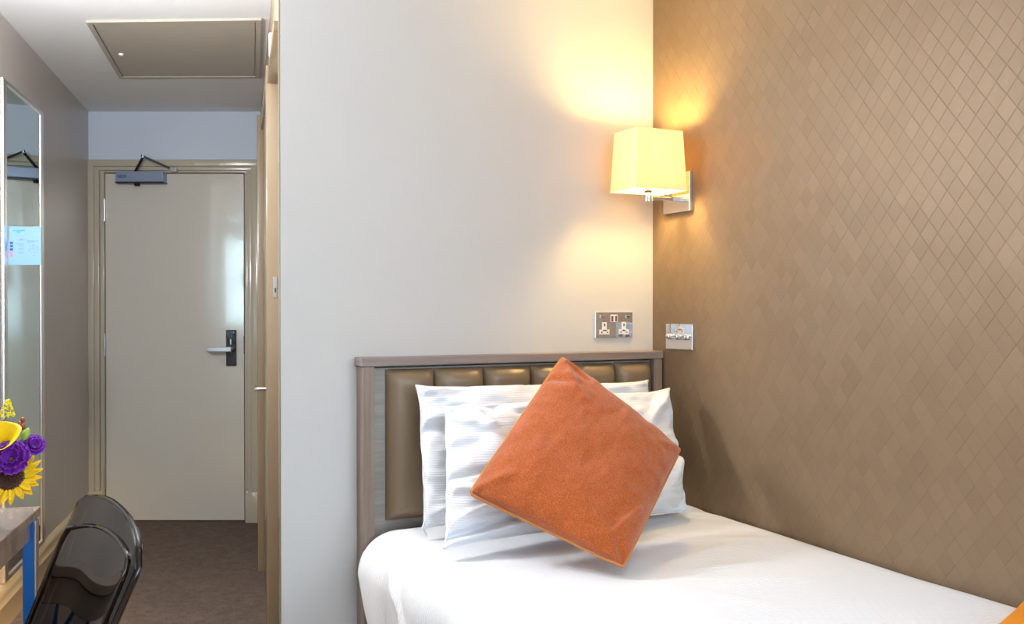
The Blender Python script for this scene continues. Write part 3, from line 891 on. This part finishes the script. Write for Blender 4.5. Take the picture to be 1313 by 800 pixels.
def orient(c, nrm, spin=0):
    z = Vector(nrm).normalized(); a = V(0,0,1) if abs(z.z) < .95 else V(1,0,0)
    x = a.cross(z).normalized(); y = z.cross(x)
    return basis(c, x, y, z) @ Matrix.Rotation(spin, 4, 'Z')
def sunflower(label, c, nrm, R):
    M = orient(c, nrm)
    bm = B(); lathe(bm, [(0,-.004),(R*.42,-.002),(R*.44,.004),(R*.36,.009),(R*.2,.007),(0,.006)], M, 24)
    for k in range(70):
        a = k*2.39996; r = R*.42*math.sqrt(k/70); sphere(bm, M @ V(r*math.cos(a), r*math.sin(a), .008), .0022, None, 6, 4)
    f = obj('sunflower', bm, M_brn, None, True)
    tag(f, label, 'flower')
    bm = B()
    for ring, (n, L, cu_) in enumerate(((20, R*.66, .10), (18, R*.58, .32))):
        for k in range(n):
            a = 2*PI*(k+.5*ring)/n + random.uniform(-.06,.06)
            petal(bm, M @ Matrix.Rotation(a, 4, 'Z') @ Matrix.Translation((R*.38,0,.001+.002*ring)), L*random.uniform(.88,1.1), R*.125, cu_+random.uniform(-.1,.12))
    p = obj('petals', bm, M_yel, f, True); so = p.modifiers.new('s', 'SOLIDIFY'); so.thickness = .0008
    bm = B()
    for k in range(14): petal(bm, M @ Matrix.Rotation(2*PI*k/14, 4, 'Z') @ Matrix.Translation((R*.2,0,-.005)), R*.42, R*.13, -.1)
    p = obj('sepals', bm, M_green, f, True); so = p.modifiers.new('s', 'SOLIDIFY'); so.thickness = .0008
    stem(f, Vector(c) - Vector(nrm).normalized()*.004, .004); return f
def rose(label, c, nrm, R, m, name, lay=3):
    M = orient(c, nrm); bm = B()
    for ring in range(lay):
        n = 4+ring*2; r0 = R*(.15+.22*ring)
        for k in range(n):
            a = 2*PI*(k+.5*ring)/n+random.uniform(-.15,.15)
            T = M @ Matrix.Rotation(a, 4, 'Z') @ Matrix.Translation((r0*.3,0,0)) @ Matrix.Rotation(-(1.15-.38*ring), 4, 'Y')
            L = R*(.95+.08*ring); W = R*.52; rows = []
            for j in range(8):
                t = j/7; w = W*math.sin(PI*(.12+.66*t))**.7
                rows.append([bm.verts.new(T @ V(L*t, s*w, -.35*w*(1-s*s) + .10*R*math.sin(s*7+k)*t*t)) for s in (-1,-.66,-.33,0,.33,.66,1)])
            for a_, b_ in zip(rows, rows[1:]):
                for q in range(6): bm.faces.new((a_[q], a_[q+1], b_[q+1], b_[q]))
    f = obj(name, bm, m, None, True); so = f.modifiers.new('s', 'SOLIDIFY'); so.thickness = .0008
    tag(f, label, 'flower', 'purple lisianthus blooms in the bouquet'); stem(f, Vector(c), .0025); return f

sunflower('yellow sunflower with dark centre hanging over the desk edge', fp(.098,.850,.035), ex*.05+ey*.75+V(0,0,.55), .064)
# calla lily: flaring funnel
c = fp(.070,.925,.03); M = orient(c, ex*.15+ey*.75+V(0,0,.7)); bm = B(); rows = []
for j in range(12):
    t = j/11; r = .005+.034*t**1.6; row = []
    for k in range(24):
        a = 2*PI*k/24; lift = .018*t*math.cos(a)**3; flare = 1+.35*t*max(0, math.cos(a))
        row.append(bm.verts.new(M @ V(r*math.cos(a)*flare, r*math.sin(a), -.035+.060*t + lift*t)))
    rows.append(row)
for a_, b_ in zip(rows, rows[1:]):
    for k in range(24): bm.faces.new((a_[k], a_[(k+1) % 24], b_[(k+1) % 24], b_[k]))
f = obj('calla_lily', bm, M_lil, None, True, None, 80); so = f.modifiers.new('s', 'SOLIDIFY'); so.thickness = .0012
tag(f, 'bright yellow calla lily at the top of the bouquet', 'flower')
obj('spadix', tube(B(), [M @ V(0,0,-.02), M @ V(.002,0,.02)], [.004,.003], 10), M_gold, f, True); stem(f, M @ V(0,0,-.033), .004, M_lime)
PG = 'purple lisianthus in the bouquet'
rose('large purple bloom below the yellow lily', fp(.098,.893,.035), ex*.3+ey*.8+V(0,0,.4), .030, M_pur, 'lisianthus')
rose('small purple bloom furthest right in the bouquet', fp(.126,.915,.0), ex*.6+ey*.6+V(0,0,.5), .019, M_pur, 'lisianthus')
rose('purple bloom just above the sunflower, at the picture edge', fp(.068,.880,.055), ex*-.1+ey*.9+V(0,0,.3), .024, M_pur, 'lisianthus')
# green buds
for (r, u, d, lab) in ((.116,.940,.012,'pale green bud above the small purple bloom'), (.118,.893,.015,'pale green bud between the purple bloom and the sunflower')):
    c = fp(r, u, d); M = orient(c, ex*.4+V(0,0,.9)); bm = B()
    lathe(bm, [(0,-.012),(.005,-.010),(.0085,-.002),(.007,.007),(.003,.014),(0,.017)], M, 12)
    f = obj('flower_bud', bm, M_lime, None, True); tag(f, lab, 'bud', 'green flower buds in the bouquet'); stem(f, M @ V(0,0,-.011), .0018)
# berries
f0 = None
c = fp(.098,.962,.0); bm = B()
for (a, b_, d) in ((0,0,0), (.009,-.006,.004), (-.006,-.010,.006), (.012,-.018,.002), (.004,.008,-.004)): sphere(bm, c+ex*a+V(0,0,b_)+ey*d, (.0048,.0048,.006), None, 10, 7)
f = obj('berry_sprig', bm, M_ber, None, True); tag(f, 'rust brown berry sprig beside the yellow lily', 'berries'); stem(f, c, .0016)
# goldenrod
c = fp(.058,.975,-.02); bm = B()
for k in range(110):
    h = random.random(); r = .013*(1-h)+.003; a = random.uniform(0, 2*PI)
    sphere(bm, c+ex*(r*math.cos(a)+.004*h)+ey*(r*math.sin(a))+V(0,0,h*.036), random.uniform(.0015,.0028), None, 6, 4)
f = obj('goldenrod', bm, M_gold, None, True); tag(f, 'feathery yellow-green goldenrod tip above the lily', 'flower'); stem(f, c, .0015)
# leaves
def leafy(label, c, dirs):
    bm = B()
    for d, L, W in dirs:
        d = Vector(d).normalized(); s = V(0,0,1).cross(d)
        s = s.normalized() if s.length > .01 else ex; z = d.cross(s)
        petal(bm, basis(c, d, s, z), L, W, -.25, 8)
    f = obj('leaf_sprig', bm, M_green if random.random() < .5 else M_lime, None, True); so = f.modifiers.new('s', 'SOLIDIFY'); so.thickness = .0008
    tag(f, label, 'leaves'); stem(f, c, .002); return f
leafy('green leaf sprig between the lily and the sunflower', fp(.050,.905,.045), [(ex*.8+V(0,0,.2)+ey*.3,.035,.011), (ex*.5+V(0,0,.7),.032,.010), (ex*.6-V(0,0,.4)+ey*.3,.030,.010), (-ex+V(0,0,.3),.03,.011), (ey+V(0,0,.2)+ex*.3,.028,.012)])
leafy('leafy greens at the left of the bouquet', fp(-.02,.93,.04), [(ex*.8+V(0,0,.5),.05,.014), (-ex*.7+V(0,0,.5),.05,.014), (ey+V(0,0,.6),.045,.014), (-ey+V(0,0,.8),.05,.014), (-ex*.9+V(0,0,.1)+ey*.4,.05,.014)])
leafy('dark leaves under the lily, close to the vase rim', fp(.045,.865,.03), [(ex*.9-V(0,0,.2),.03,.012), (ex*.5+ey*.8,.032,.012), (ex*.3-V(0,0,.6)+ey*.4,.03,.011), (ex*.7+V(0,0,.4),.03,.011)])

# ------------------------------------------------------------------ light
def area(name, loc, rot, sx, sy, power, col, spread=None):
    l = bpy.data.lights.new(name, 'AREA'); l.shape = 'RECTANGLE'; l.size = sx; l.size_y = sy; l.energy = power; l.color = col
    o = bpy.data.objects.new(name, l); o.location = loc; o.rotation_euler = rot; C.objects.link(o)
    return o
# daylight at the two windows
area('daylight_window_one', ((W1[0]+W1[1])/2, YF-.14, (W1[2]+W1[3])/2), (PI/2,0,0), W1[1]-W1[0], W1[3]-W1[2], 56, (.74,.88,1))
area('daylight_window_two', (1.985, (W2[0]+W2[1])/2, (W2[2]+W2[3])/2), (PI/2,0,PI/2), W2[1]-W2[0], W2[3]-W2[2], 140, (.74,.88,1))
def point(name, loc, power, col, r=.03):
    l = bpy.data.lights.new(name, 'POINT'); l.energy = power; l.color = col; l.shadow_soft_size = r
    o = bpy.data.objects.new(name, l); o.location = loc; C.objects.link(o); return o
point('wall_lamp_light', (LX,LY,1.700), 24, (1,.68,.24), .045)
# added fill over the bedroom without a fixture, slightly warm
point('room_fill_light', (.75,.60,2.02), 14, (1,.95,.90), .12)
point('corridor_fill_light', (-.20,2.85,1.95), 78, (.94,.97,1), .10)  # added fill near the left wall, no fixture, brightens the corridor
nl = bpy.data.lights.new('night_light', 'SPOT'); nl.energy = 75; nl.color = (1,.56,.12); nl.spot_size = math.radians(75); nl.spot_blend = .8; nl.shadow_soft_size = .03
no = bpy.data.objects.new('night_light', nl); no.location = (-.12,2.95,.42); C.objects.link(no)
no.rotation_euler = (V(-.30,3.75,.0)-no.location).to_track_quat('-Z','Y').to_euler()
w = bpy.data.worlds.new('sky'); w.use_nodes = True; bpy.context.scene.world = w
w.node_tree.nodes['Background'].inputs[0].default_value = (.75,.87,1,1); w.node_tree.nodes['Background'].inputs[1].default_value = 1.5

# ------------------------------------------------------------------ camera
cam = bpy.data.cameras.new('camera'); co = bpy.data.objects.new('camera', cam); C.objects.link(co)
cam.sensor_width = 36; cam.lens = 1200/1313*36; cam.shift_y = 5.4/1313; cam.clip_start = .01
co.location = (0,0,1.206); co.rotation_euler = (math.radians(89.6), 0, math.radians(-26.5))
sc = bpy.context.scene; sc.camera = co
vs = sc.view_settings; vs.view_transform = 'Standard'; vs.look = 'None'; vs.gamma = 1; vs.exposure = 0; vs.use_curve_mapping = False
